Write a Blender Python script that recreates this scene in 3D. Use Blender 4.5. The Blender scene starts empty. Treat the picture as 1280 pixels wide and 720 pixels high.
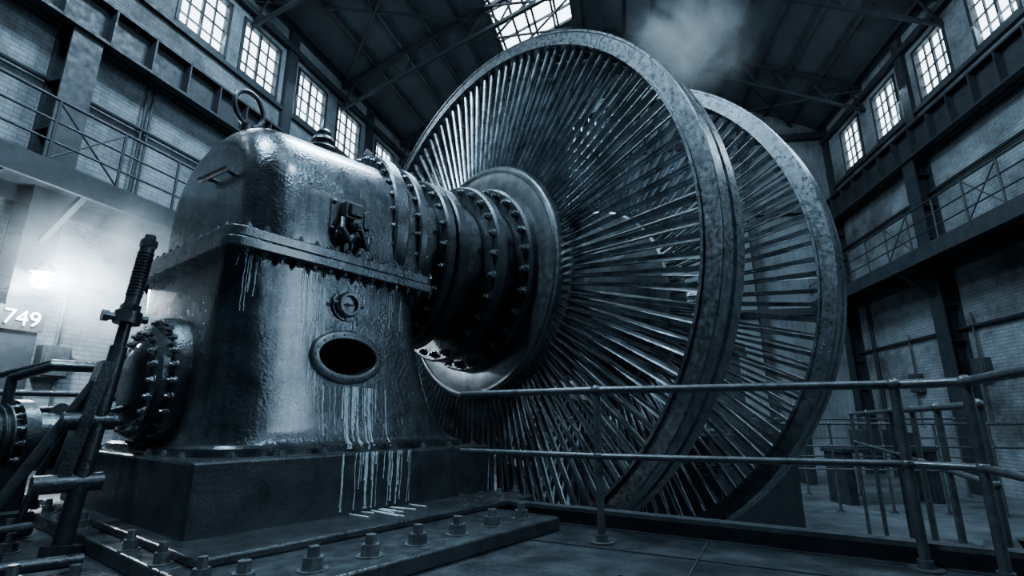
import bpy, bmesh, math, random
from mathutils import Vector, Matrix
from mathutils.bvhtree import BVHTree
random.seed(7)
PI=math.pi
# ------------------------------------------------------------------ materials
def mat(name, col, rough=.5, metal=0., nscale=6., cvar=.3, rvar=.15, bump=.1, bscale=40., streak=0., spec=.5, detail=6, grime=None, bdist=.02, coat=0.):
    m=bpy.data.materials.new(name); m.use_nodes=True; nt=m.node_tree; N=nt.nodes; L=nt.links
    b=N["Principled BSDF"]; b.inputs["Metallic"].default_value=metal; b.inputs["Coat Weight"].default_value=coat; b.inputs["Coat Roughness"].default_value=.12
    tc=N.new("ShaderNodeTexCoord"); mp=N.new("ShaderNodeMapping"); L.new(tc.outputs["Object"],mp.inputs[0])
    n1=N.new("ShaderNodeTexNoise"); n1.inputs["Scale"].default_value=nscale; n1.inputs["Detail"].default_value=detail; n1.inputs["Roughness"].default_value=.65
    L.new(mp.outputs[0],n1.inputs["Vector"])
    cr=N.new("ShaderNodeValToRGB"); cr.color_ramp.elements[0].position=.3; cr.color_ramp.elements[1].position=.72
    lo=[c*(1-cvar) for c in col]; hi=[min(1,c*(1+cvar)) for c in col]
    if grime: lo=list(grime)
    cr.color_ramp.elements[0].color=(*lo,1); cr.color_ramp.elements[1].color=(*hi,1)
    L.new(n1.outputs["Fac"],cr.inputs[0]); colout=cr.outputs[0]
    if streak>0:
        mp2=N.new("ShaderNodeMapping"); mp2.inputs["Scale"].default_value=(9,9,.5); L.new(tc.outputs["Object"],mp2.inputs[0])
        n3=N.new("ShaderNodeTexNoise"); n3.inputs["Scale"].default_value=2.; n3.inputs["Detail"].default_value=5; L.new(mp2.outputs[0],n3.inputs["Vector"])
        c3=N.new("ShaderNodeValToRGB"); c3.color_ramp.elements[0].position=.42; c3.color_ramp.elements[1].position=.75
        c3.color_ramp.elements[0].color=(1,1,1,1); c3.color_ramp.elements[1].color=(1-streak,)*3+(1,)
        L.new(n3.outputs["Fac"],c3.inputs[0])
        mx=N.new("ShaderNodeMixRGB"); mx.blend_type="MULTIPLY"; mx.inputs[0].default_value=1; L.new(colout,mx.inputs[1]); L.new(c3.outputs[0],mx.inputs[2]); colout=mx.outputs[0]
    L.new(colout,b.inputs["Base Color"])
    n2=N.new("ShaderNodeTexNoise"); n2.inputs["Scale"].default_value=nscale*2.3; n2.inputs["Detail"].default_value=5; L.new(mp.outputs[0],n2.inputs["Vector"])
    mr=N.new("ShaderNodeMapRange"); mr.inputs["From Min"].default_value=.3; mr.inputs["From Max"].default_value=.7
    mr.inputs["To Min"].default_value=max(.05,rough-rvar); mr.inputs["To Max"].default_value=min(1,rough+rvar)
    L.new(n2.outputs["Fac"],mr.inputs[0]); L.new(mr.outputs[0],b.inputs["Roughness"])
    if bump>0:
        n4=N.new("ShaderNodeTexNoise"); n4.inputs["Scale"].default_value=bscale; n4.inputs["Detail"].default_value=4; L.new(mp.outputs[0],n4.inputs["Vector"])
        bp=N.new("ShaderNodeBump"); bp.inputs["Strength"].default_value=bump; bp.inputs["Distance"].default_value=bdist
        L.new(n4.outputs["Fac"],bp.inputs["Height"]); L.new(bp.outputs[0],b.inputs["Normal"])
    return m
def emis(name,col,s):
    m=bpy.data.materials.new(name); m.use_nodes=True; b=m.node_tree.nodes["Principled BSDF"]
    b.inputs["Base Color"].default_value=(0,0,0,1); b.inputs["Emission Color"].default_value=(*col,1); b.inputs["Emission Strength"].default_value=s
    return m
def brick(name,c1,c2,mortar,scale=1.):
    m=bpy.data.materials.new(name); m.use_nodes=True; nt=m.node_tree; N=nt.nodes; L=nt.links; b=N["Principled BSDF"]; b.inputs["Roughness"].default_value=.75
    tc=N.new("ShaderNodeTexCoord"); sp=N.new("ShaderNodeSeparateXYZ"); cb=N.new("ShaderNodeCombineXYZ"); L.new(tc.outputs["Object"],sp.inputs[0])
    L.new(sp.outputs[0],cb.inputs[0]); L.new(sp.outputs[2],cb.inputs[1])
    br=N.new("ShaderNodeTexBrick"); br.inputs["Scale"].default_value=scale; br.inputs["Brick Width"].default_value=.62; br.inputs["Row Height"].default_value=.2; br.inputs["Mortar Size"].default_value=.018
    br.inputs["Color1"].default_value=(*c1,1); br.inputs["Color2"].default_value=(*c2,1); br.inputs["Mortar"].default_value=(*mortar,1)
    L.new(cb.outputs[0],br.inputs["Vector"])
    n=N.new("ShaderNodeTexNoise"); n.inputs["Scale"].default_value=.45; n.inputs["Detail"].default_value=9; n.inputs["Roughness"].default_value=.72; L.new(tc.outputs["Object"],n.inputs["Vector"])
    cr=N.new("ShaderNodeValToRGB"); cr.color_ramp.elements[0].position=.38; cr.color_ramp.elements[1].position=.60; cr.color_ramp.elements[0].color=(.14,.14,.14,1); cr.color_ramp.elements[1].color=(.8,.8,.8,1)
    L.new(n.outputs["Fac"],cr.inputs[0])
    mx=N.new("ShaderNodeMixRGB"); mx.blend_type="MULTIPLY"; mx.inputs[0].default_value=1; L.new(br.outputs["Color"],mx.inputs[1]); L.new(cr.outputs[0],mx.inputs[2]); L.new(mx.outputs[0],b.inputs["Base Color"])
    bp=N.new("ShaderNodeBump"); bp.inputs["Strength"].default_value=.4; bp.inputs["Distance"].default_value=.02; bp.invert=True
    L.new(br.outputs["Fac"],bp.inputs["Height"]); L.new(bp.outputs[0],b.inputs["Normal"])
    return m
M_cast=mat("cast_iron_painted",(.105,.124,.14),.26,.8,2.2,.45,.12,.32,38.,grime=(.03,.038,.046),coat=.45,streak=.5)
M_dark=mat("dark_iron",(.048,.058,.067),.34,.7,4.,.4,.12,.22,45.)
M_steel=mat("worn_steel",(.19,.218,.24),.34,.95,9.,.35,.12,.12,60.,grime=(.07,.083,.094),detail=10)
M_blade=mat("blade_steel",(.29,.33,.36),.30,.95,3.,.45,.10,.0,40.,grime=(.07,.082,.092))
M_bladeb=mat("blade_steel_rear_shade",(.12,.14,.155),.36,.95,3.,.45,.10,.0,40.,grime=(.036,.044,.052))  # same blade steel coloured darker, painting in shade between the front blades
M_hub=mat("hub_steel",(.15,.173,.19),.38,.9,5.,.3,.10,.12,40.,grime=(.075,.088,.098))
M_bolt=mat("bolt_steel",(.15,.17,.186),.34,.8,12.,.4,.15,.1,60.)
M_struct=mat("structural_steel",(.014,.020,.026),.6,.3,3.,.4,.15,.1,20.)
M_rail=mat("railing_paint",(.065,.077,.087),.40,.6,8.,.4,.15,.1,50.)
M_drip_glare=mat("white_residue_glare",(.58,.67,.73),.35,0.,14.,.25,.15,.1,80.)
M_floor=mat("floor_steel_plate",(.028,.035,.042),.36,.35,1.5,.6,.2,.4,25.,grime=(.008,.010,.012))
M_lower=mat("concrete_floor",(.07,.085,.095),.42,0.,.8,.5,.2,.3,12.,grime=(.02,.025,.03))
M_roof=mat("roof_sheet",(.030,.041,.051),.7,.1,1.,.4,.1,.1,8.)
M_brick=brick("painted_brick",(.24,.285,.32),(.185,.22,.25),(.105,.128,.146),2.1)
M_plaster=mat("dirty_plaster",(.13,.16,.18),.8,0.,.7,.4,.1,.2,10.,streak=.5,grime=(.05,.06,.07))
M_black=mat("black_recess",(.006,.007,.008),.6,.2)
M_glass=emis("window_daylight",(.70,.88,1.),8.)
M_sky=emis("skylight_daylight",(.70,.88,1.),9.)
M_lamp=emis("lamp_bulb",(.82,.93,1.),420.)
M_sign=mat("sign_plate",(.015,.018,.02),.6,0.)
M_white=mat("sign_paint",(.6,.66,.7),.6,0.,10,.1)
def volmat(name,dens,col=(.75,.9,1.),noise=None,aniso=.2,lo=.42,hi=.75):
    m=bpy.data.materials.new(name); m.use_nodes=True; nt=m.node_tree; N=nt.nodes; L=nt.links; N.clear()
    o=N.new("ShaderNodeOutputMaterial"); v=N.new("ShaderNodeVolumeScatter"); v.inputs["Color"].default_value=(*col,1); v.inputs["Anisotropy"].default_value=aniso; v.inputs["Density"].default_value=dens
    L.new(v.outputs[0],o.inputs["Volume"])
    tc=N.new("ShaderNodeTexCoord"); ln=N.new("ShaderNodeVectorMath"); ln.operation="LENGTH"; L.new(tc.outputs["Object"],ln.inputs[0])
    fall=N.new("ShaderNodeMapRange"); fall.interpolation_type="SMOOTHERSTEP"; fall.inputs["From Min"].default_value=1.; fall.inputs["From Max"].default_value=.05; fall.inputs["To Min"].default_value=0; fall.inputs["To Max"].default_value=1; L.new(ln.outputs["Value"],fall.inputs[0])
    n=N.new("ShaderNodeTexNoise"); n.inputs["Scale"].default_value=noise; n.inputs["Detail"].default_value=4; n.inputs["Distortion"].default_value=.6; L.new(tc.outputs["Object"],n.inputs["Vector"])
    mr=N.new("ShaderNodeMapRange"); mr.inputs["From Min"].default_value=lo; mr.inputs["From Max"].default_value=hi; mr.inputs["To Min"].default_value=.0; mr.inputs["To Max"].default_value=1; L.new(n.outputs["Fac"],mr.inputs[0])
    a=N.new("ShaderNodeMath"); a.operation="MULTIPLY"; L.new(fall.outputs[0],a.inputs[0]); L.new(mr.outputs[0],a.inputs[1])
    b=N.new("ShaderNodeMath"); b.operation="MULTIPLY"; L.new(a.outputs[0],b.inputs[0]); b.inputs[1].default_value=dens; L.new(b.outputs[0],v.inputs["Density"])
    return m
# ------------------------------------------------------------------ helpers
def empty(name,loc=(0,0,0),rz=0.):
    o=bpy.data.objects.new(name,None); bpy.context.collection.objects.link(o); o.location=loc; o.rotation_euler=(0,0,rz); o.empty_display_size=.3; return o
def obj(name,bm,m,parent=None,loc=None,rot=None,smooth=None,bevel=0.):
    me=bpy.data.meshes.new(name); bmesh.ops.recalc_face_normals(bm,faces=bm.faces[:]); bm.to_mesh(me); bm.free()
    for mm in (m if isinstance(m,(list,tuple)) else [m]): me.materials.append(mm)
    o=bpy.data.objects.new(name,me); bpy.context.collection.objects.link(o)
    if parent: o.parent=parent
    if loc: o.location=loc
    if rot: o.rotation_euler=rot
    if smooth:
        for p in me.polygons: p.use_smooth=True
        me.set_sharp_from_angle(angle=math.radians(smooth))
    if bevel>0:
        md=o.modifiers.new("bevel","BEVEL"); md.width=bevel; md.segments=2; md.limit_method="ANGLE"; md.angle_limit=math.radians(40)
    return o
def box(bm,x0,x1,y0,y1,z0,z1,mtx=None,mi=0):
    vs=[bm.verts.new((x,y,z)) for x in(x0,x1) for y in(y0,y1) for z in(z0,z1)]
    if mtx: bmesh.ops.transform(bm,matrix=mtx,verts=vs)
    for f in((0,1,3,2),(4,6,7,5),(0,4,5,1),(2,3,7,6),(0,2,6,4),(1,5,7,3)):
        fc=bm.faces.new([vs[i] for i in f]); fc.material_index=mi
    return vs
def frame_to(p,q):
    p=Vector(p);q=Vector(q);d=(q-p); L=d.length; z=d.normalized()
    up=Vector((0,0,1)) if abs(z.z)<.95 else Vector((1,0,0))
    x=up.cross(z).normalized(); y=z.cross(x)
    M=Matrix((x,y,z)).transposed().to_4x4(); M.translation=p; return M,L
def tube(bm,p,q,r,n=12,r2=None,cap=True,mi=0):
    M,L=frame_to(p,q); r2=r if r2 is None else r2
    a=[bm.verts.new(M@Vector((r*math.cos(2*PI*i/n),r*math.sin(2*PI*i/n),0))) for i in range(n)]
    b=[bm.verts.new(M@Vector((r2*math.cos(2*PI*i/n),r2*math.sin(2*PI*i/n),L))) for i in range(n)]
    for i in range(n): bm.faces.new((a[i],a[(i+1)%n],b[(i+1)%n],b[i])).material_index=mi
    if cap: bm.faces.new(a[::-1]).material_index=mi; bm.faces.new(b).material_index=mi
def beam(bm,p,q,w,h):
    M,L=frame_to(p,q); box(bm,-w/2,w/2,-h/2,h/2,0,L,M)
def ibeam(bm,p,q,w,h,t=.03):
    M,L=frame_to(p,q)
    box(bm,-w/2,w/2,-h/2,-h/2+t,0,L,M); box(bm,-w/2,w/2,h/2-t,h/2,0,L,M); box(bm,-t/2,t/2,-h/2+t,h/2-t,0,L,M)
def path_tube(bm,pts,r,n=10):
    for i in range(len(pts)-1): tube(bm,pts[i],pts[i+1],r,n)
    for p in pts[1:-1]: bmesh.ops.create_uvsphere(bm,u_segments=n,v_segments=6,radius=r*1.02,matrix=Matrix.Translation(p))
def lathe(bm,prof,M=None,n=96,mi=0,close=True):
    rings=[]
    for k in range(n):
        a=2*PI*k/n; c,s=math.cos(a),math.sin(a); ring=[]
        for (x,r) in prof:
            v=Vector((x,r*c,r*s)); ring.append(bm.verts.new(M@v if M else v))
        rings.append(ring)
    m=len(prof)
    for k in range(n):
        A=rings[k];B=rings[(k+1)%n]
        for j in range(m if close else m-1):
            bm.faces.new((A[j],A[(j+1)%m],B[(j+1)%m],B[j])).material_index=mi
def discprof(x0,x1,r0,r1,b=.01):
    return [(x0,r0),(x0,r1-b),(x0+b,r1),(x1-b,r1),(x1,r1-b),(x1,r0)]
def hexbolt(bm,pos,nrm,r=.035,h=.03,stud=.02,washer=True):
    p=Vector(pos);n=Vector(nrm).normalized()
    if washer: tube(bm,p-n*.01,p+n*.006,r*1.35,14)
    M,_=frame_to(p,p+n); a0=random.random()*PI
    for zz,rr,hh,ns in((0,r,h,6),(h,r*.55,stud,10)):
        if hh<=0: continue
        a=[bm.verts.new(M@Vector((rr*math.cos(a0+2*PI*i/ns),rr*math.sin(a0+2*PI*i/ns),zz))) for i in range(ns)]
        b=[bm.verts.new(M@Vector((rr*.93*math.cos(a0+2*PI*i/ns),rr*.93*math.sin(a0+2*PI*i/ns),zz+hh))) for i in range(ns)]
        for i in range(ns): bm.faces.new((a[i],a[(i+1)%ns],b[(i+1)%ns],b[i]))
        bm.faces.new(b)
def boltcircle(bm,x,R,n,r=.035,h=.03,stud=.02,off=0.,cy=0,cz=0,sgn=-1):
    for i in range(n):
        a=2*PI*(i+off)/n
        hexbolt(bm,(x,cy+R*math.cos(a),cz+R*math.sin(a)),(sgn,0,0),r,h,stud)
def rrect(x0,x1,y0,y1,rl,rr,n=8):
    pts=[]
    for (cx,cy,r,a0) in((x0+rl,y0+rl,rl,PI),(x1-rr,y0+rr,rr,1.5*PI),(x1-rr,y1-rr,rr,0),(x0+rl,y1-rl,rl,.5*PI)):
        for k in range(n+1):
            a=a0+PI/2*k/n; pts.append((cx+r*math.cos(a),cy+r*math.sin(a)))
    return pts
def loft(bm,rings,mi=0,cap=True):
    R=[[bm.verts.new(p) for p in r] for r in rings]; n=len(R[0])
    for A,B in zip(R[:-1],R[1:]):
        for i in range(n): bm.faces.new((A[i],A[(i+1)%n],B[(i+1)%n],B[i])).material_index=mi
    if cap:
        bm.faces.new(R[0][::-1]).material_index=mi; bm.faces.new(R[-1]).material_index=mi
def torus(bm,M,R,r,n=40,m=12):
    g=[[bm.verts.new(M@Vector(((R+r*math.cos(2*PI*j/m))*math.cos(2*PI*i/n),(R+r*math.cos(2*PI*j/m))*math.sin(2*PI*i/n),r*math.sin(2*PI*j/m)))) for j in range(m)] for i in range(n)]
    for i in range(n):
        for j in range(m): bm.faces.new((g[i][j],g[i][(j+1)%m],g[(i+1)%n][(j+1)%m],g[(i+1)%n][j]))
# ------------------------------------------------------------------ layout
AZ=math.radians(42)
CX,CY=-.457,7.0; CZ=2.75
A=Vector((math.cos(AZ),math.sin(AZ),0)); V=Vector((-A.y,A.x,0)); C=Vector((CX,CY,0))
LOW=-1.15
# ------------------------------------------------------------------ turbine rotor
rotor=empty("turbine_rotor",(CX,CY,CZ),AZ)
def blade_wheel(tag,x0,R,th,rin,nb,seed):
    rnd=random.Random(seed)
    bm=bmesh.new(); ri=R-.21
    prof=[(x0,ri),(x0,R-.015),(x0+.015,R),(x0+th*.42,R),(x0+th*.46,R-.04),(x0+th*.58,R-.04),(x0+th*.62,R-.005),(x0+th-.015,R-.005),(x0+th,R-.02),
          (x0+th,ri),(x0+th-.05,ri),(x0+th-.06,R-.1),(x0+.06,R-.1),(x0+.05,ri)]
    lathe(bm,prof,n=180)
    lathe(bm,[(x0-.025,ri+.0),(x0-.025,ri+.03),(x0+.01,ri+.03),(x0+.01,ri)],n=180)
    lathe(bm,[(x0-.012,R-.035),(x0-.012,R-.01),(x0+.01,R-.01),(x0+.01,R-.035)],n=180)
    obj("rim_"+tag,bm,M_steel,rotor,smooth=35)
    bm=bmesh.new()
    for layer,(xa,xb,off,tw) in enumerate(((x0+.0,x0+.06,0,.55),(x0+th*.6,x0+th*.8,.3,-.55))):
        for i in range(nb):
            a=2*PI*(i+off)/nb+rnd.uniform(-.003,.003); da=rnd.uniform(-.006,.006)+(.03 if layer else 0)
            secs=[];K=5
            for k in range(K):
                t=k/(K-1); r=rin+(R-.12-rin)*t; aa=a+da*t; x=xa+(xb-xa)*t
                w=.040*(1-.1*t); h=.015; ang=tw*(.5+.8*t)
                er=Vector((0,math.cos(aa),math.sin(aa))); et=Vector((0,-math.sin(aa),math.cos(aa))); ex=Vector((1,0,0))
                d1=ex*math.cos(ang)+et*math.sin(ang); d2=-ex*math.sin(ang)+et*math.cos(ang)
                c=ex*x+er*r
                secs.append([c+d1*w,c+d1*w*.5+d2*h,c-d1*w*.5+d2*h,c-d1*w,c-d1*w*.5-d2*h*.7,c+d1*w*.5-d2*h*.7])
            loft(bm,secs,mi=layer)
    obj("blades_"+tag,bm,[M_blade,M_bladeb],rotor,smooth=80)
blade_wheel("near",0.,3.55,.46,1.45,116,1)
blade_wheel("far",2.34,3.78,.36,1.45,116,2)
bm=bmesh.new()
lathe(bm,[(.10,.3),(-.10,1.2),(-.12,1.58),(-.10,1.62),(-.06,1.64),(.12,1.64),(.16,1.6),(.5,1.5),(.5,.3)],n=160)
lathe(bm,[(-.125,1.54),(-.135,1.55),(-.135,1.58),(-.10,1.60),(-.10,1.54)],n=160)
lathe(bm,discprof(2.25,2.8,.3,1.62,.03),n=96)
lathe(bm,discprof(.45,2.3,.3,1.3,.02),n=64)
obj("hub_discs",bm,M_hub,rotor,smooth=30)
bm=bmesh.new()
lathe(bm,discprof(-.22,-.05,.4,1.28,.03),n=128)
lathe(bm,discprof(-.50,-.22,.4,1.02,.03),n=96)
lathe(bm,discprof(-.64,-.50,.4,1.18,.025),n=96)
lathe(bm,discprof(-.98,-.64,.4,.90,.03),n=96)
lathe(bm,discprof(-1.12,-.98,.4,1.06,.02),n=96)
lathe(bm,discprof(-1.16,-1.12,.4,.94,.01),n=96)
lathe(bm,discprof(-1.28,-1.16,.4,1.06,.02),n=96)
lathe(bm,discprof(-1.52,-1.28,.3,.88,.01),n=96)
lathe(bm,[(-2.0,.0001),(-2.0,.45),(6.4,.45),(6.4,.0001)],n=48)
lathe(bm,discprof(-1.98,-1.82,.3,1.15,.02),n=96); lathe(bm,discprof(-1.82,-1.66,.3,1.02,.015),n=96)
lathe(bm,discprof(-1.66,-1.56,.3,1.10,.015),n=96); lathe(bm,discprof(-1.56,-1.50,.3,.96,.015),n=96)
obj("shaft_couplings",bm,M_dark,rotor,smooth=30)
bm=bmesh.new()
boltcircle(bm,-.64,1.09,26,.044,.05,.03)
boltcircle(bm,-.22,1.19,28,.05,.07,.03,.5)
boltcircle(bm,-1.28,.98,24,.036,.035,.03)
boltcircle(bm,-1.98,1.09,36,.028,.03,.02)
boltcircle(bm,-1.66,1.05,30,.026,.03,.02)
boltcircle(bm,-1.56,1.03,30,.026,.03,.02,sgn=1)
obj("coupling_bolts",bm,M_bolt,rotor)
# ------------------------------------------------------------------ bearing housing
HO=C-2.6*A; HR=math.radians(52)
YC=-.2
PX,PZ,PA,PB=-.03,1.38,.285,.155
def build_housing(name,loc,rz,full=True):
    H=empty(name,loc,rz)
    bm=bmesh.new(); box(bm,-1.27,1.55,-1.52,1.25,.1,.6); obj("plinth",bm,M_dark,H,bevel=.02)
    bm=bmesh.new()
    if full: box(bm,-1.5,1.05,-2.70,-1.9,0,.1); box(bm,-1.5,1.66,-1.9,1.9,0,.1); box(bm,-1.38,1.60,-2.05,1.38,.1,.15)
    else: box(bm,-1.4,1.62,-1.6,1.4,0,.1); box(bm,-1.38,1.6,-1.58,1.38,.1,.15)
    obj("base_plate",bm,M_dark,H,bevel=.012)
    bm=bmesh.new(); rings=[]
    prof=[(.60,-1.16,1.42,-1.37,1.05,.42),(.655,-1.16,1.42,-1.37,1.05,.42),(.675,-1.12,1.36,-1.33,1.0,.42),(.72,-1.11,1.27,-1.31,.98,.41),(.8,-1.10,1.18,-1.29,.96,.40),(.95,-1.09,1.08,-1.265,.92,.39),(1.15,-1.08,.99,-1.245,.88,.37),(1.4,-1.07,.91,-1.225,.85,.34),(1.65,-1.06,.86,-1.205,.83,.30),(1.9,-1.05,.82,-1.19,.81,.26),(2.05,-1.05,.80,-1.18,.8,.23),(2.14,-1.05,.80,-1.18,.8,.2)]
    for z,x0,x1,y0,y1,rl in prof: rings.append([(x,y,z) for x,y in rrect(x0,x1,y0,y1,rl,.24)])
    loft(bm,rings); low=obj("lower_casing",bm,M_cast,H,smooth=40)
    if full:
        bmc=bmesh.new(); 
        ring0=[(PX+PA*math.cos(2*PI*i/48),-1.6,PZ+PB*math.sin(2*PI*i/48)) for i in range(48)]
        ring1=[(x,-.75,z) for x,y,z in ring0]; loft(bmc,[ring0,ring1])
        cut=obj("cutter",bmc,M_black,H); bpy.context.view_layer.update()
        md=low.modifiers.new("port","BOOLEAN"); md.object=cut; md.solver="EXACT"; md.operation="DIFFERENCE"
        dg=bpy.context.evaluated_depsgraph_get(); nm=bpy.data.meshes.new_from_object(low.evaluated_get(dg)); low.modifiers.clear(); low.data=nm
        if len(nm.materials)<1: nm.materials.append(M_cast)
        bpy.data.objects.remove(cut)
        for p in nm.polygons: p.use_smooth=True
        nm.set_sharp_from_angle(angle=math.radians(40))
    bm=bmesh.new()
    for z0,z1,e in((2.12,2.20,0),(2.205,2.29,-.015)):
        o=[(x,y) for x,y in rrect(-1.16-e,.93+e,-1.29-e,.88+e,.12,.08)]
        loft(bm,[[(x,y,z0) for x,y in o],[(x,y,z1) for x,y in o]])
    obj("split_flange",bm,M_cast,H,bevel=.01)
    bm=bmesh.new(); rings=[]
    def arch(x,sc,n=30,top=1.0,w=.99):
        pts=[(x,YC-w*sc,2.25)]
        for k in range(n+1):
            a=PI-PI*k/n; ca=math.cos(a); sa=math.sin(a); e=.86
            pts.append((x,YC+w*sc*math.copysign(abs(ca)**e,ca),2.66+(top*sc-(1-sc)*.25)*sa**e))
        pts.append((x,YC+w*sc,2.25)); return pts
    x0,x1,f=-.97,.84,.36
    for k in range(10):
        t=PI/2*k/9; rings.append(arch(x0+f*(1-math.cos(t)),1-.27*(1-math.sin(t)),top=.93))
    rings.append(arch(-.2,1.,top=.96)); rings.append(arch(.25,1.,top=.99)); 
    for k in range(6):
        t=PI/2*k/5; rings.append(arch(x1-.14+.14*math.sin(t),1-.1*(1-math.cos(t)),top=1.02))
    loft(bm,rings); obj("upper_casing",bm,M_cast,H,smooth=50)
    bm=bmesh.new()
    for i in range(14):
        x=-1.0+i*.145
        for s,y in((-1,-1.235),(1,.83)): hexbolt(bm,(x,y,2.29),(0,0,1),.026,.028,.02); hexbolt(bm,(x,y,2.12),(0,0,-1),.026,.03,.02)
    for i in range(13): 
        y=-1.1+i*.157; hexbolt(bm,(-1.11,y,2.29),(0,0,1),.022,.028,.02)
    for i in range(8):
        x=-1.0+i*.34
        hexbolt(bm,(x,-1.44,.6),(0,0,1),.036,.03,.015); hexbolt(bm,(x,1.16,.6),(0,0,1),.036,.03,.015)
    for y in(-1.2,-.9,-.6,.6,.9): hexbolt(bm,(-1.215,y,.6),(0,0,1),.03,.03,.015)
    if full:
        for i in range(7):
            x=-1.36+i*.36
            hexbolt(bm,(x,-2.50,.1),(0,0,1),.06,.065,.05)
        for i in range(4): hexbolt(bm,(.75+i*.25,-1.90,.15),(0,0,1),.045,.045,.035)
        for i in range(9): hexbolt(bm,(-1.38+i*.37,1.72,.1),(0,0,1),.058,.06,.05)
        for i in range(8):
            y=-2.25+i*.5
            if abs(y+.75)>.1: hexbolt(bm,(-1.44,y,.1),(0,0,1),.045,.06,.05)
    obj("bolts",bm,M_bolt,H)
    return H,low
housing,low=build_housing("bearing_housing",(HO.x,HO.y,0),HR)
H=housing
bpy.context.view_layer.update()
bmt=bmesh.new(); bmt.from_mesh(low.data); box(bmt,-1.27,1.55,-1.522,1.25,.1,.6); bvh=BVHTree.FromBMesh(bmt); bmt.free()
def fy(x,z):
    h=bvh.ray_cast(Vector((x,-4,z)),Vector((0,1,0)))
    return h[0].y if h[0] else -1.3
bm=bmesh.new(); K=64; rings=[]
for i in range(K):
    a=2*PI*i/K; ring=[]
    for (dr,dy) in((0.,.08),(0.,-.03),(.010,-.04),(.056,-.04),(.070,-.03),(.084,.01),(.084,.08)):
        x=PX+(PA+dr)*math.cos(a); z=PZ+(PB+dr)*math.sin(a)
        ring.append((x,-1.228-(PZ-z)*.09+dy,z))
    rings.append(ring)
Rv=[[bm.verts.new(p) for p in r] for r in rings]
for i in range(K):
    for j in range(6): bm.faces.new((Rv[i][j],Rv[i][j+1],Rv[(i+1)%K][j+1],Rv[(i+1)%K][j]))
obj("port_ring",bm,M_hub,H,smooth=40)
bm=bmesh.new()
for i in range(18):
    a=2*PI*i/18; hexbolt(bm,(PX+(PA+.036)*math.cos(a),-1.268+(PB+.036)*math.sin(a)*.09,PZ+(PB+.036)*math.sin(a)),(0,-1,0),.011,.01,.0,False)
obj("port_bolts",bm,M_bolt,H)
bm=bmesh.new(); gx=-.07; gz=1.84; gy=fy(gx,gz)
Mg=Matrix.Translation((gx,gy,gz))@Matrix.Rotation(PI/2,4,'Z')
lathe(bm,[(-.04,.0001),(.05,.0001),(.05,.075),(.09,.08),(.09,.10),(.06,.115),(.03,.115),(.03,.14),(-.04,.14)],Mg@Matrix.Scale(-1,4,(1,0,0)),40)
tube(bm,(gx-.12,gy-.06,gz),(gx-.16,gy-.06,gz),.02,8); tube(bm,(gx+.11,gy-.06,gz),(gx+.15,gy-.06,gz),.02,8)
for i in range(8):
    a=2*PI*i/8; hexbolt(bm,(gx+.127*math.cos(a),gy-.032,gz+.127*math.sin(a)),(0,-1,0),.01,.01,0,False)
tube(bm,(gx-.03,gy-.075,gz),(gx+.03,gy-.075,gz),.012,8)
obj("sight_gauge",bm,M_hub,H,smooth=35)
bm=bmesh.new(); yy=-1.17
box(bm,-.16,.26,yy-.03,yy+.1,2.48,2.80)
for x in(-.13,.23):
    for z in(2.51,2.77): hexbolt(bm,(x,yy-.03,z),(0,-1,0),.024,.02,.01,False)
box(bm,-.06,.13,yy-.12,yy,2.62,2.78); box(bm,-.03,.10,yy-.16,yy-.1,2.65,2.76); box(bm,.15,.23,yy-.10,yy,2.58,2.74)
path_tube(bm,[(-.06,yy-.08,2.62),(-.09,yy-.13,2.50),(-.02,yy-.15,2.40),(.05,yy-.12,2.48)],.028,8)
path_tube(bm,[(.1,yy-.08,2.62),(.13,yy-.14,2.47),(.18,yy-.13,2.38),(.22,yy-.08,2.50)],.028,8)
tube(bm,(-.12,yy-.06,2.46),(.24,yy-.06,2.46),.034,10); tube(bm,(.03,yy-.1,2.33),(.03,yy-.1,2.47),.025,8)
tube(bm,(.04,yy-.18,2.56),(.04,yy,2.56),.052,14); tube(bm,(.04,yy-.20,2.56),(.04,yy-.17,2.56),.036,6)
o=obj("valve_block",bm,M_dark,H,smooth=35,bevel=.005); o.location=(-.14,0,0)
bm=bmesh.new()
ex,ey,ez=-.66,-.1,3.76
Me=Matrix.Translation((ex,ey,ez+.20))@Matrix.Rotation(math.radians(20),4,'Z')@Matrix.Rotation(PI/2,4,'X')
torus(bm,Me,.185,.026); tube(bm,(ex,ey,ez-.2),(ex,ey,ez+.02),.06,12); tube(bm,(ex,ey,ez-.24),(ex,ey,ez-.14),.11,16)
obj("lifting_eye",bm,M_dark,H,smooth=40)
bm=bmesh.new(); Mv=Matrix.Translation((.12,-.22,3.62))@Matrix.Rotation(-PI/2,4,'Y')@Matrix.Scale(1.15,4)
lathe(bm,[(0,.0001),(0,.16),(.06,.16),(.07,.10),(.11,.10),(.12,.14),(.15,.15),(.18,.12),(.20,.08),(.23,.08),(.24,.11),(.27,.10),(.30,.06),(.32,.06),(.34,.07),(.37,.05),(.39,.0001)],Mv,28)
obj("vent_cap",bm,M_dark,H,smooth=35)
bm=bmesh.new()
path_tube(bm,[(-.88,-.75,2.88),(-1.05,-.75,2.92),(-1.05,-.35,2.96),(-.88,-.35,2.96)],.022,8); tube(bm,(-1.05,-.85,2.91),(-1.05,-.25,2.97),.03,8)
obj("side_handle",bm,M_dark,H,smooth=35)
bm=bmesh.new(); Mc=Matrix.Translation((0,-.25,1.14))
lathe(bm,[(-1.18,.0001),(-1.18,.50),(-1.14,.53),(-1.0,.54),(-1.0,.0001)],Mc,64)
lathe(bm,[(-1.27,.0001),(-1.27,.42),(-1.24,.45),(-1.18,.45),(-1.18,.0001)],Mc,64)
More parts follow.
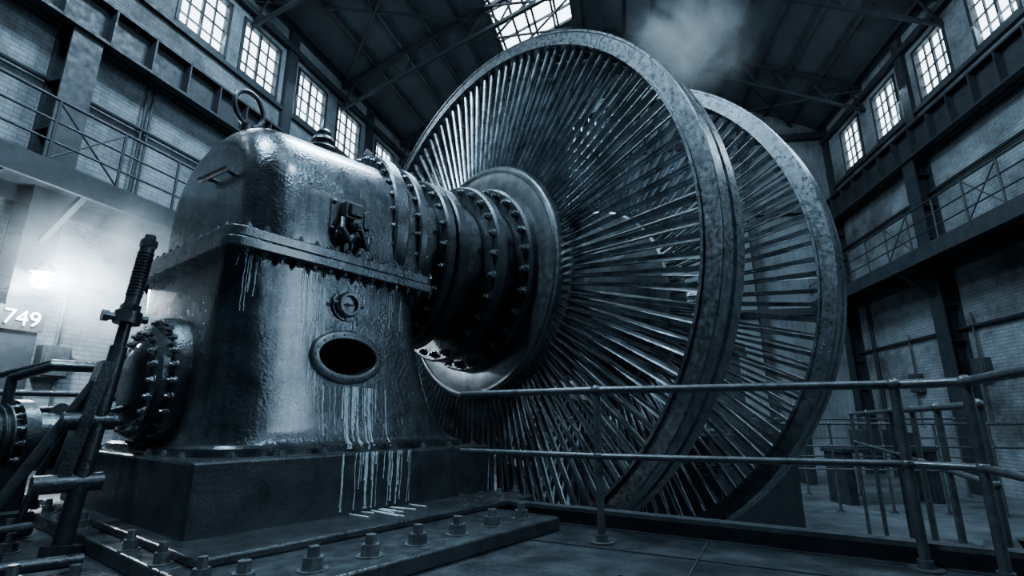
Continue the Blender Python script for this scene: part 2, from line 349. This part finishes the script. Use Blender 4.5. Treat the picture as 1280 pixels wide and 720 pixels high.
lathe(bm,[(-1.34,.0001),(-1.34,.2),(-1.31,.26),(-1.29,.30),(-1.27,.32),(-1.27,.0001)],Mc,64)
obj("end_cover",bm,M_dark,H,smooth=35)
bm=bmesh.new(); boltcircle(bm,-1.27,.385,20,.028,.03,.02,cy=-.25,cz=1.14); boltcircle(bm,-1.17,.49,26,.024,.03,.02,cy=-.25,cz=1.14)
obj("end_cover_bolts",bm,M_bolt,H)
bm=bmesh.new()
def drip_glare(x,z0,z1,r=.004,wob=.012):
    z=z0; xx=x; prev=None
    while z>z1:
        y=fy(xx,z)-.0005; p=Vector((xx,y,z))
        if prev is not None:
            k=r*random.uniform(.5,1.3)
            if (p-prev).length<.25: tube(bm,prev,p,k,5,cap=False)
        prev=p; z-=.03; xx+=random.uniform(-wob,wob)*.3
    if prev is not None: bmesh.ops.create_uvsphere(bm,u_segments=6,v_segments=5,radius=r*1.5,matrix=Matrix.Translation(prev))
zlip=PZ-PB-.09
for i in range(46):
    x=PX+.08+random.gauss(.0,.13); drip_glare(x,zlip-abs(x-PX)*.05,random.uniform(.66,1.0) if i%3 else .615,random.uniform(.002,.0065))
for i in range(30):
    x=random.gauss(.14,.17); drip_glare(x,.598,random.choice([.155,.2,.3,.18,.16,.38,.5]),random.uniform(.002,.006))
for i in range(20):
    x=-.38+random.uniform(-.11,.11); drip_glare(x,2.11,random.uniform(1.2,1.95),random.uniform(.002,.005))
for i in range(16):
    x=-.30+random.uniform(-.10,.05); drip_glare(x,random.uniform(1.4,1.75),random.uniform(.72,1.2),random.uniform(.0015,.0045))
for i in range(6):
    x=gx+random.uniform(-.05,.1); drip_glare(x,gz-.15,PZ+PB+.09,.003)
for i in range(9):  # left-corner white streaks paint in the reflected lamp glare
    x=random.uniform(-1.0,-.86); drip_glare(x,2.11,random.uniform(1.6,2.0),random.uniform(.0015,.0035))
for i in range(5): drip_glare(random.uniform(.3,.7),2.11,random.uniform(1.6,1.95),.002)
for i in range(12):
    x=random.gauss(.16,.13); y1=-1.53-random.uniform(.1,.4); x1=x+random.uniform(-.04,.04)
    tube(bm,(x,-1.53,.151),(x1,y1,.151),.005,5)
obj("residue_drips_glare",bm,M_drip_glare,H,smooth=60)
far,_=build_housing("bearing_housing.001",(C+5.3*A)[:],AZ+PI,False)
bm=bmesh.new(); box(bm,-1.45,1.7,-1.65,1.45,LOW,0); o=obj("concrete_plinth",bm,M_struct,None,loc=(C+5.3*A)[:],rot=(0,0,AZ+PI))
# ------------------------------------------------------------------ auxiliary gear left of the housing
P=empty("oil_pump",(HO.x,HO.y,0),HR)
bm=bmesh.new()
Mp=Matrix.Translation((-1.85,1.05,.66))@Matrix.Rotation(math.radians(12),4,'Z')
lathe(bm,[(-.55,.0001),(-.55,.2),(-.5,.28),(-.42,.30),(-.42,.38),(-.34,.38),(-.34,.28),(.1,.28),(.1,.36),(.2,.36),(.2,.26),(.45,.24),(.45,.34),(.55,.34),(.55,.0001)],Mp,48)
for k in range(7): lathe(bm,discprof(-.3+k*.055,-.28+k*.055,.2,.33,.005),Mp,40)
box(bm,-2.5,-1.55,.6,1.5,0,.14); box(bm,-2.25,-2.05,.8,1.3,.14,.5); box(bm,-1.8,-1.6,.8,1.3,.14,.5)
obj("pump_body",bm,M_dark,P,smooth=35)
bm=bmesh.new()
for i in range(16):
    a=2*PI*i/16
    for xx,rr in((-.42,.34),(.10,.32)):
        p=Mp@Vector((xx,rr*math.cos(a),rr*math.sin(a))); hexbolt(bm,p,Mp.to_3x3()@Vector((-1,0,0)),.024,.035,.02)
obj("pump_bolts",bm,M_bolt,P)
bm=bmesh.new()
path_tube(bm,[(-1.8,1.05,.95),(-1.8,1.05,1.2),(-1.6,.8,1.3),(-1.12,.6,1.3)],.04,12)
path_tube(bm,[(-2.3,.6,.6),(-2.4,.2,.45),(-2.3,-.3,.2),(-2.0,-.9,.1)],.025,10)
path_tube(bm,[(-1.7,.2,.16),(-1.7,-.1,.5),(-1.6,-.2,.85),(-1.3,-.3,.95)],.025,10)
path_tube(bm,[(-1.62,-1.1,.06),(-2.6,-1.0,.08),(-3.2,-.4,.08),(-4.2,.3,.08)],.035,10)
path_tube(bm,[(-1.6,-2.2,.06),(-2.2,-1.6,.06),(-3.4,-1.0,.06)],.04,10)
path_tube(bm,[(-1.62,.3,.06),(-2.2,.1,.06),(-3.4,.9,.06)],.05,10)
for q in((-2.2,-1.6,.06),(-2.6,-1.0,.08),(-2.0,-.9,.1)): bmesh.ops.create_uvsphere(bm,u_segments=12,v_segments=8,radius=.06,matrix=Matrix.Translation(q))
obj("oil_pipes",bm,M_dark,P,smooth=40)
bm=bmesh.new()
for (x,y) in((-1.75,-1.5),(-1.95,-1.25),(-1.8,-.2),(-2.1,-.55),(-1.7,.5),(-2.35,-1.2),(-1.7,-1.9),(-1.95,-1.8)):
    hexbolt(bm,(x,y,.0),(0,0,1),.05,.06,.06); 
for (x,y,h) in((-2.15,-.1,.42),(-2.45,.35,.5)):
    tube(bm,(x,y,0),(x,y,h),.035,10); tube(bm,(x,y,h*.55),(x,y,h*.62),.10,16); tube(bm,(x,y,h*.64),(x,y,h*.71),.10,16); tube(bm,(x,y,h),(x,y,h+.03),.09,14)
obj("floor_valves",bm,M_bolt,P,smooth=35)
Lv=empty("control_spindle",(HO.x,HO.y,0),HR)
bm=bmesh.new()
b0=Vector((-1.62,-.60,.0)); t0=Vector((-1.40,-.43,2.22)); d=(t0-b0)
def at(t): return b0+d*t
tube(bm,at(0),at(.62),.055,14); tube(bm,at(.45),at(.78),.04,14); tube(bm,at(.76),at(.98),.05,14)
for k in range(14): tube(bm,at(.80+k*.012),at(.806+k*.012),.056,14)
tube(bm,at(.70),at(.74),.09,16); tube(bm,at(.745),at(.765),.07,6); tube(bm,at(.985),at(1.01),.062,6); tube(bm,at(1.01),at(1.03),.04,8)
tube(bm,at(.0),at(.03),.11,16)
q=at(.72); tube(bm,q+Vector((-.13,0,0)),q+Vector((.13,0,0)),.03,10); tube(bm,q+Vector((-.16,0,0)),q+Vector((-.12,0,0)),.045,6)
box(bm,-.035,.035,-.09,.09,-.42,.42,Matrix.Translation(at(.38)+Vector((-.08,.02,0)))@Matrix.Rotation(.16,4,'Y'))
tube(bm,at(.38)+Vector((-.2,0,0)),at(.38)+Vector((.1,.0,0)),.06,12); tube(bm,at(.2)+Vector((-.25,0,0)),at(.2)+Vector((.12,0,0)),.06,12)
tube(bm,at(.5)+Vector((-.08,0,0)),at(.08)+Vector((-.42,.1,.0)),.035,10)
obj("spindle_body",bm,M_dark,Lv,smooth=35)
# ------------------------------------------------------------------ platform, floors
bm=bmesh.new(); poly=[(-15,-9),(13,-9),(13,2.9),(2.95,3.15),(-.15,5.15),(-6.9,12.65),(-15,12.65)]
a=[bm.verts.new((x,y,0)) for x,y in poly]; b=[bm.verts.new((x,y,LOW)) for x,y in poly]
bm.faces.new(a); bm.faces.new(b[::-1])
for i in range(len(a)): bm.faces.new((a[i],b[i],b[(i+1)%len(a)],a[(i+1)%len(a)]))
obj("floor_platform",bm,M_floor)
bm=bmesh.new(); box(bm,-16,18,-9,28,LOW-.2,LOW); obj("floor",bm,M_lower)
bm=bmesh.new()
for k in range(11):
    box(bm,-.16,.16,-2.4,2.4,LOW,LOW+.05,Matrix.Translation((4.3+k*.42,7.2+k*.05,0))@Matrix.Rotation(math.radians(-40+random.uniform(-2,2)),4,'Z'))
obj("floor_planks",bm,M_rail)
bm=bmesh.new()
ibeam(bm,(-.2,5.12,.06),(2.95,3.1,.06),.12,.16)
beam(bm,(2.95,3.1,.06),(12.8,2.85,.06),.1,.14)
obj("trim_kerb_beam",bm,M_rail)
bm=bmesh.new()
for (p,q) in(((.1,4.1,.004),(2.7,2.7,.004)),((.6,3.2,.004),(2.9,2.0,.004)),((.9,3.0,.004),(1.5,4.2,.004))): beam(bm,p,q,.012,.008)
obj("trim_floor_seams",bm,M_struct)
# ------------------------------------------------------------------ railings
def railing(name,pts,h=1.07,r=.028,mids=(.59,),posts=None,base=0.,m=M_rail,flange=True):
    bm=bmesh.new(); P3=[Vector((p[0],p[1],base)) for p in pts]
    for hh in (h,)+tuple(mids): path_tube(bm,[p+Vector((0,0,hh)) for p in P3],r if hh==h else r*.8,12)
    for p in (posts or pts):
        p=Vector((p[0],p[1],base)); tube(bm,p,p+Vector((0,0,h)),r*1.02,12)
        bmesh.ops.create_uvsphere(bm,u_segments=12,v_segments=8,radius=r*1.5,matrix=Matrix.Translation(p+Vector((0,0,h))))
        bmesh.ops.create_uvsphere(bm,u_segments=12,v_segments=8,radius=r*1.35,matrix=Matrix.Translation(p+Vector((0,0,mids[0]))))
        if flange:
            tube(bm,p,p+Vector((0,0,.015)),.09,16); tube(bm,p,p+Vector((0,0,.06)),r*1.5,12)
    return obj(name,bm,m,smooth=40)
railing("safety_railing",[(-.45,4.70),(.64,3.98),(2.44,3.30),(2.66,3.05),(2.2,2.1),(1.95,1.45)],posts=[(.64,3.98),(2.42,3.30),(2.66,3.05),(1.95,1.45)])
railing("safety_railing.001",[(3.1,3.5),(4.6,6.4),(6.3,9.8)],posts=[(3.1,3.5),(3.6,4.46),(4.1,5.4),(4.6,6.4),(5.45,8.1),(6.3,9.8)],base=LOW,h=2.1,mids=(1.6,),m=M_rail)
railing("safety_railing.002",[(6.3,12.5),(11,11.6),(12.5,11.3)],posts=[(6.3+i*1.05,12.5-i*.2) for i in range(6)],base=LOW,h=1.9,mids=(1.4,.9))
railing("safety_railing.003",[(5.6,15.5),(12.5,14.4)],posts=[(5.6+i*1.3,15.5-i*.207) for i in range(6)],base=LOW,h=2.0,mids=(1.5,1.))
railing("safety_railing.004",[(-5.2,4.6),(-3.9,5.9)],posts=[(-5.2,4.6),(-3.9,5.9)],h=1.1)
# ------------------------------------------------------------------ hall shell
EYE=.86; TOP=13.4
def wall_frame(azdeg,dist,sign):
    t=math.radians(azdeg); h=Vector((math.sin(t),math.cos(t),0)); n=Vector((math.cos(t),-math.sin(t),0))*sign
    return h,n,n*dist
def build_side(side,azdeg,dist,sign,wins,win_z,galz,girder,cols,smax,smin=-9):
    h,n,o=wall_frame(azdeg,dist,sign)
    M=Matrix((h,n,Vector((0,0,1)))).transposed().to_4x4(); M.translation=o
    def put(name,bm,m,parent=None,**k):
        bmesh.ops.transform(bm,matrix=M,verts=bm.verts[:]); return obj(name,bm,m,parent,**k)
    z0,z1=win_z; g0,g1=girder
    bm=bmesh.new(); T=.4
    box(bm,smin,smax,0,T,LOW,z0); box(bm,smin,smax,0,T,z1,TOP)
    edges=[smin]+[e for w in sorted(wins) for e in w]+[smax]
    for i in range(0,len(edges),2): box(bm,edges[i],edges[i+1],0,T,z0,z1)
    me_o=obj("wall_"+side,bm,M_brick); me_o.matrix_world=M
    for k,(a,b) in enumerate(sorted(wins)):
        W=empty("window_%s_%d"%(side,k+1))
        bm=bmesh.new(); box(bm,a,b,.16,.18,z0,z1); put("pane",bm,M_glass,W)
        bm=bmesh.new(); w=b-a; hh=z1-z0
        for x in(a,b): box(bm,x-.05,x+.05,-.03,.15,z0-.05,z1+.05)
        for z in(z0,z1): box(bm,a-.05,b+.05,-.03,.15,z-.05,z+.05)
        for j in range(1,4): box(bm,a+w*j/4-.02,a+w*j/4+.02,.1,.15,z0,z1)
        for j in range(1,4): box(bm,a,b,.1,.15,z0+hh*j/4-.02,z0+hh*j/4+.02)
        box(bm,a+w/2-.035,a+w/2+.035,.08,.15,z0,z1)
        put("frame",bm,M_struct,W)
    for k,s in enumerate(cols):
        bm=bmesh.new()
        box(bm,s-.28,s+.28,-.5,-.46,LOW,g0); box(bm,s-.28,s+.28,-.04,0,LOW,g0); box(bm,s-.03,s+.03,-.46,-.04,LOW,g0)
        box(bm,s-.2,s+.2,-.14,0,g1,TOP)
        for j in range(14):
            if LOW+j*1.05<g0-.1: box(bm,s-.26,s+.26,-.49,-.02,LOW+j*1.05,LOW+j*1.05+.02)
        put("trim_column_"+side,bm,M_struct)
    bm=bmesh.new()
    box(bm,smin,smax,-.55,-.05,g1-.06,g1); box(bm,smin,smax,-.6,-.05,g0,g0+.06); box(bm,smin,smax,-.34,-.28,g0,g1)
    s=smin
    while s<smax: box(bm,s,s+.04,-.55,-.06,g0,g1); s+=.9
    box(bm,smin,smax,-.36,-.26,g1,g1+.12)
    put("trim_crane_girder_"+side,bm,M_struct)
    bm=bmesh.new(); box(bm,smin,smax,-.2,0,z1+.25,z1+.45); box(bm,smin,smax,-.12,0,z0-.25,z0-.12); put("trim_"+side,bm,M_struct)
    G=empty("gallery_walkway_"+side)
    bm=bmesh.new(); box(bm,smin,smax,-1.5,0,galz-.08,galz); box(bm,smin,smax,-1.55,-1.47,galz-.38,galz+.04); box(bm,smin,smax,-.2,-.1,galz-.38,galz)
    s=smin
    while s<smax:
        box(bm,s,s+.08,-1.5,0,galz-.3,galz-.08); s+=2.3
    for c in cols:
        beam(bm,(c,-.1,galz-1.4),(c,-1.4,galz-.3),.1,.1)
    put("deck",bm,M_struct,G)
    bm=bmesh.new()
    for z in(1.15,.75,.38): tube(bm,(smin,-1.5,galz+z),(smax,-1.5,galz+z),.03 if z>1 else .022,8)
    s=smin+.4;i=0
    while s<smax:
        tube(bm,(s,-1.5,galz),(s,-1.5,galz+1.15),.028,8)
        if i%3==0: tube(bm,(s,-1.5,galz+.05),(s+1.15,-1.5,galz+1.12),.018,6); tube(bm,(s+1.15,-1.5,galz+.05),(s,-1.5,galz+1.12),.018,6)
        s+=1.15;i+=1
    put("handrail",bm,M_struct,G)
    bm=bmesh.new()
    for s in(cols[-1]-1.,cols[-1]-1.15,cols[0]+2.): tube(bm,(s,-.08,LOW),(s,-.08,galz),.035,8)
    tube(bm,(smin,-.1,3.4),(smax,-.1,3.4),.05,8); tube(bm,(smin,-.1,galz+2.2),(smax,-.1,galz+2.2),.05,8)
    for s in (cols[1]+1.6,cols[1]+1.75): tube(bm,(s,-.1,galz),(s,-.1,g0),.03,8)
    put("trim_conduits_"+side,bm,M_struct)
    return M
dL,dR=11.3,11.0
wl=[(.70,.83),(.875,1.005),(1.085,1.215),(1.275,1.405),(1.51,1.64),(1.72,1.85)]; wl=[(a*dL,b*dL) for a,b in wl]+[(-.1*dL,.05*dL),(.2*dL,.33*dL),(.46*dL,.59*dL)]
wr=[(.66,.79),(.88,1.01),(1.11,1.24),(1.33,1.46),(1.56,1.69),(1.78,1.91)]; wr=[(a*dR,b*dR) for a,b in wr]+[(0,.13*dR),(.33*dR,.46*dR)]
ML=build_side("left",17,dL,-1,wl,(.865*dL+EYE,1.02*dL+EYE),.43*9.8+EYE,(.70*10.8+EYE,.79*10.8+EYE),[-2.,.525*dL,1.045*dL,1.458*dL],24)
MR=build_side("right",8,dR,1,wr,(.895*dR+EYE,1.055*dR+EYE),.49*9.5+EYE,(.76*10.5+EYE,.86*10.5+EYE),[3.,9.,1.51*dR,2.02*dR],24)
bm=bmesh.new(); box(bm,-14,16,0,.4,LOW,18.5); o=obj("wall_back",bm,M_plaster,loc=(4.5,22.3,0),rot=(0,0,math.radians(-10)))
bm=bmesh.new()
for k in range(5): box(bm,-12+k*6,-11.7+k*6,-.3,0,LOW,18)
for z in(5,9.5,13): box(bm,-14,16,-.25,0,z,z+.3)
obj("trim_back",bm,M_struct,loc=(4.5,22.3,0),rot=(0,0,math.radians(-10)))
FL=ML@Vector((24,0,TOP)); NR=MR@Vector((-9,0,TOP)); FR=MR@Vector((24,0,TOP)); NL=ML@Vector((-9,0,TOP))
RN=(NL+NR)/2; RN.z=17.8; RF=(FL+FR)/2; RF.z=17.8
def bil(P00,P10,P01,P11,s,t): return (P00*(1-s)+P10*s)*(1-t)+(P01*(1-s)+P11*s)*t
Lq=lambda s,t: bil(NL,FL,RN,RF,s,t); Rq=lambda s,t: bil(NR,FR,RN,RF,s,t)
bm=bmesh.new(); S0,S1,T0,T1=.60,.80,.57,.87
SS=[0,.15,.30,S0,S1,1]; TT=[0,T0,T1,1]
for Q,holes in((Lq,(1,3)),(Rq,(1,))):
    for i in range(5):
        for j in range(3):
            if j==1 and i in holes: continue
            bm.faces.new([bm.verts.new(Q(s,t)) for s,t in((SS[i],TT[j]),(SS[i+1],TT[j]),(SS[i+1],TT[j+1]),(SS[i],TT[j+1]))])
obj("ceiling",bm,M_roof)
def skylight(name,Q,s0,s1,t0,t1):
    E=empty(name); bm=bmesh.new(); up=Vector((0,0,.1))
    bm.faces.new([bm.verts.new(Q(s,t)+up) for s,t in((s0,t0),(s1,t0),(s1,t1),(s0,t1))]); obj("glazing",bm,M_sky,E)
    bm=bmesh.new()
    for k in range(9): s=s0+(s1-s0)*k/8; beam(bm,Q(s,t0),Q(s,t1),.06,.1)
    for k in range(5): t=t0+(t1-t0)*k/4; beam(bm,Q(s0,t),Q(s1,t),.08,.12)
    dn=Vector((0,0,-.5))
    for k in range(4):
        a=s0+(s1-s0)*k/4; b=s0+(s1-s0)*(k+1)/4; beam(bm,Q(a,t0)+dn,Q(b,t1)+dn,.07,.07); beam(bm,Q(b,t0)+dn,Q(a,t1)+dn,.07,.07)
    obj("glazing_bars",bm,M_struct,E)
skylight("window_skylight_1",Lq,S0,S1,T0,T1); skylight("window_skylight_2",Lq,.15,.30,T0,T1); skylight("window_skylight_3",Rq,.15,.30,T0,T1)
bm=bmesh.new(); dn=Vector((0,0,-.12)); dn2=Vector((0,0,-1.1))
for k in range(8):
    s=.04+k*.135
    for Q in(Lq,Rq):
        beam(bm,Q(s,0)+dn,Q(s,1)+dn,.14,.16); beam(bm,Q(s,0)+dn2,Q(s,1)+dn2,.10,.12)
        for j in range(8):
            t=j/8; beam(bm,Q(s,t)+dn2,Q(s,t+1/16)+dn,.06,.06); beam(bm,Q(s,t+1/16)+dn,Q(s,t+1/8)+dn2,.06,.06)
obj("trim_roof_trusses",bm,M_struct)
bm=bmesh.new()
for Q in(Lq,Rq):
    for j in range(9):
        t=j/9+.03; beam(bm,Q(0,t)-Vector((0,0,.05)),Q(1,t)-Vector((0,0,.05)),.08,.12)
    for k in range(0,7,2):
        s=.04+k*.135; beam(bm,Q(s,0)-Vector((0,0,.2)),Q(s+.135,.5)-Vector((0,0,.2)),.08,.08); beam(bm,Q(s+.135,0)-Vector((0,0,.2)),Q(s,.5)-Vector((0,0,.2)),.08,.08)
obj("trim_roof_purlins",bm,M_struct)
# ------------------------------------------------------------------ wall lamp, sign, box, misc
def onwall(M,s,z,out=0.): return M@Vector((s,-out,z))
lp=onwall(ML,5.92,3.24,.78)
WLp=empty("wall_lamp",lp)
bm=bmesh.new(); bmesh.ops.create_uvsphere(bm,u_segments=20,v_segments=12,radius=.15); obj("bulb",bm,M_lamp,WLp,smooth=60)
bm=bmesh.new(); nrm=(ML.to_3x3()@Vector((0,1,0))); tube(bm,Vector((0,0,.22)),nrm*.26+Vector((0,0,.22)),.03,8); tube(bm,Vector((0,0,.12)),Vector((0,0,.3)),.20,20,.08)
obj("bracket",bm,M_struct,WLp)
sg=empty("wall_number_sign")
bm=bmesh.new(); box(bm,-.36,.36,-.02,.02,-.2,.2)
Msg=Matrix((ML.to_3x3()@Vector((1,0,0)),ML.to_3x3()@Vector((0,1,0)),Vector((0,0,1)))).transposed().to_4x4(); Msg.translation=onwall(ML,5.90,2.55,.53)
sg.matrix_world=Msg
obj("plate",bm,M_sign,sg)
tc=bpy.data.curves.new("digits","FONT"); tc.body="749"; tc.size=.38; tc.extrude=.008; tc.align_x="CENTER"; tc.align_y="CENTER"; tc.materials.append(M_white)
to=bpy.data.objects.new("digits",tc); bpy.context.collection.objects.link(to); to.parent=sg; to.location=(0,-.035,0); to.rotation_euler=(PI/2,0,0)
for nm,M,s,z in(("switch_box",ML,.60*dL,1.9),("switch_box",MR,1.45*dR,2.2),("switch_box",MR,1.72*dR,2.0)):
    bm=bmesh.new(); box(bm,-.25,.25,-.2,0,-.3,.3); box(bm,-.21,.21,-.23,-.2,-.26,.26); tube(bm,(0,-.1,.3),(0,-.1,1.6),.03,8); tube(bm,(.12,-.1,-.3),(.12,-.1,-1.4),.025,8)
    o=obj(nm,bm,M_rail,bevel=.01); mm=M.copy(); mm.translation=onwall(M,s,z); o.matrix_world=mm
def bench(loc,rz,w,hh):
    bm=bmesh.new(); box(bm,-w/2,w/2,-.4,.4,hh-.1,hh); box(bm,-w/2+.05,-w/2+.3,-.35,.35,0,hh-.1); box(bm,w/2-.3,w/2-.05,-.35,.35,0,hh-.1)
    box(bm,-w*.2,w*.15,-.3,.3,hh,hh+.45); tube(bm,(-w*.1,0,hh+.45),(-w*.1,0,hh+.75),.12,12); tube(bm,(w*.3,-.2,hh+.2),(w*.3,.3,hh+.2),.18,16); box(bm,w*.22,w*.38,-.15,.25,hh,hh+.1)
    return obj("machine_bench",bm,M_dark,None,loc=loc,rot=(0,0,rz),bevel=.015)
bench((9.3,13.6,LOW),.1,2.6,1.3); bench((10.6,9.6,LOW),1.2,2.2,1.4); bench((8.2,17.5,LOW),.0,3.,1.5)
bm=bmesh.new()
path_tube(bm,[(-5.6,5.6,0),(-5.6,5.6,1.3),(-5.0,5.6,1.45),(-4.3,6.0,1.45)],.035,12)
path_tube(bm,[(-5.3,5.0,0),(-5.2,5.0,.9),(-4.7,5.3,.95),(-4.35,5.7,.95)],.03,12)
for p in((-5.6,5.6,.6),(-5.6,5.6,1.1)): tube(bm,p,Vector(p)+Vector((0,0,.06)),.07,12)
obj("service_pipes",bm,M_dark,smooth=40)
# ------------------------------------------------------------------ steam
def steam(name,loc,sc,dens,ns,rz=0,**k):
    bm=bmesh.new(); bmesh.ops.create_icosphere(bm,subdivisions=3,radius=1.); o=obj(name,bm,volmat(name+"_vol",dens,(.80,.92,1.),ns,.1,**k)); o.location=loc; o.scale=sc; o.rotation_euler=(0,0,rz); return o
steam("steam_cloud",lp+Vector((1.15,.35,.15)),(1.7,2.6,1.9),.62,1.8,-math.radians(17),lo=.38,hi=.72)
steam("steam_cloud",(6.0,14.4,13.2),(2.7,2.,2.5),1.0,1.7,.3,lo=.4,hi=.72)
# ------------------------------------------------------------------ lights
def area(name,loc,target,size,power,col=(.57,.81,1.),sy=None):
    l=bpy.data.lights.new(name,"AREA"); l.energy=power; l.color=col; l.size=size
    if sy: l.shape="RECTANGLE"; l.size_y=sy
    o=bpy.data.objects.new(name,l); bpy.context.collection.objects.link(o); o.location=loc
    o.rotation_euler=(Vector(target)-Vector(loc)).to_track_quat('-Z','Y').to_euler(); return o
area("light_skylight_main",(-1.5,10.5,14.5),(-.5,7,1),3.,3200)
area("light_skylight_near",(-5.,1.5,14.),(-1.5,5.5,1.5),2.5,2400)
area("light_skylight_right",(6.5,1.,13.5),(1.,6.5,2.5),2.,1200)
area("light_fill_housing",(9.6,1.8,5.0),(-1.8,4.6,1.5),1.3,190,sy=2.6)  # added out-of-view light for highlights on the housing front, no bay there
for k,s in enumerate((8.6,13.,17.)):
    p=onwall(ML,s,.94*dL+EYE,.1); area("light_window_left_%d"%k,p,p+ML.to_3x3()@Vector((0,-1,-.55)),1.5,150)
for k,s in enumerate((8.,13.,17.5)):
    p=onwall(MR,s,.97*dR+EYE,.1); area("light_window_right_%d"%k,p,p+MR.to_3x3()@Vector((0,-1,-.55)),1.5,180)
pl=bpy.data.lights.new("light_wall_lamp","POINT"); pl.energy=900; pl.color=(.74,.89,1.); pl.shadow_soft_size=.18
po=bpy.data.objects.new("light_wall_lamp",pl); bpy.context.collection.objects.link(po); po.location=lp+ML.to_3x3()@Vector((0,-.35,0))
area("light_fill_steam",(1.2,15.5,16.2),(6.0,14.4,13.),1.2,250)  # added light that brightens the steam under the roof
w=bpy.data.worlds.new("w"); bpy.context.scene.world=w; w.use_nodes=True
bg=w.node_tree.nodes["Background"]; bg.inputs[0].default_value=(.26,.58,.98,1); bg.inputs[1].default_value=.055
# ------------------------------------------------------------------ camera
cam=bpy.data.cameras.new("camera"); co=bpy.data.objects.new("camera",cam); bpy.context.collection.objects.link(co)
cam.sensor_width=36; cam.lens=18; cam.clip_end=200; co.location=(0,0,EYE); co.rotation_euler=(PI/2+.25,0,0)
bpy.context.scene.camera=co
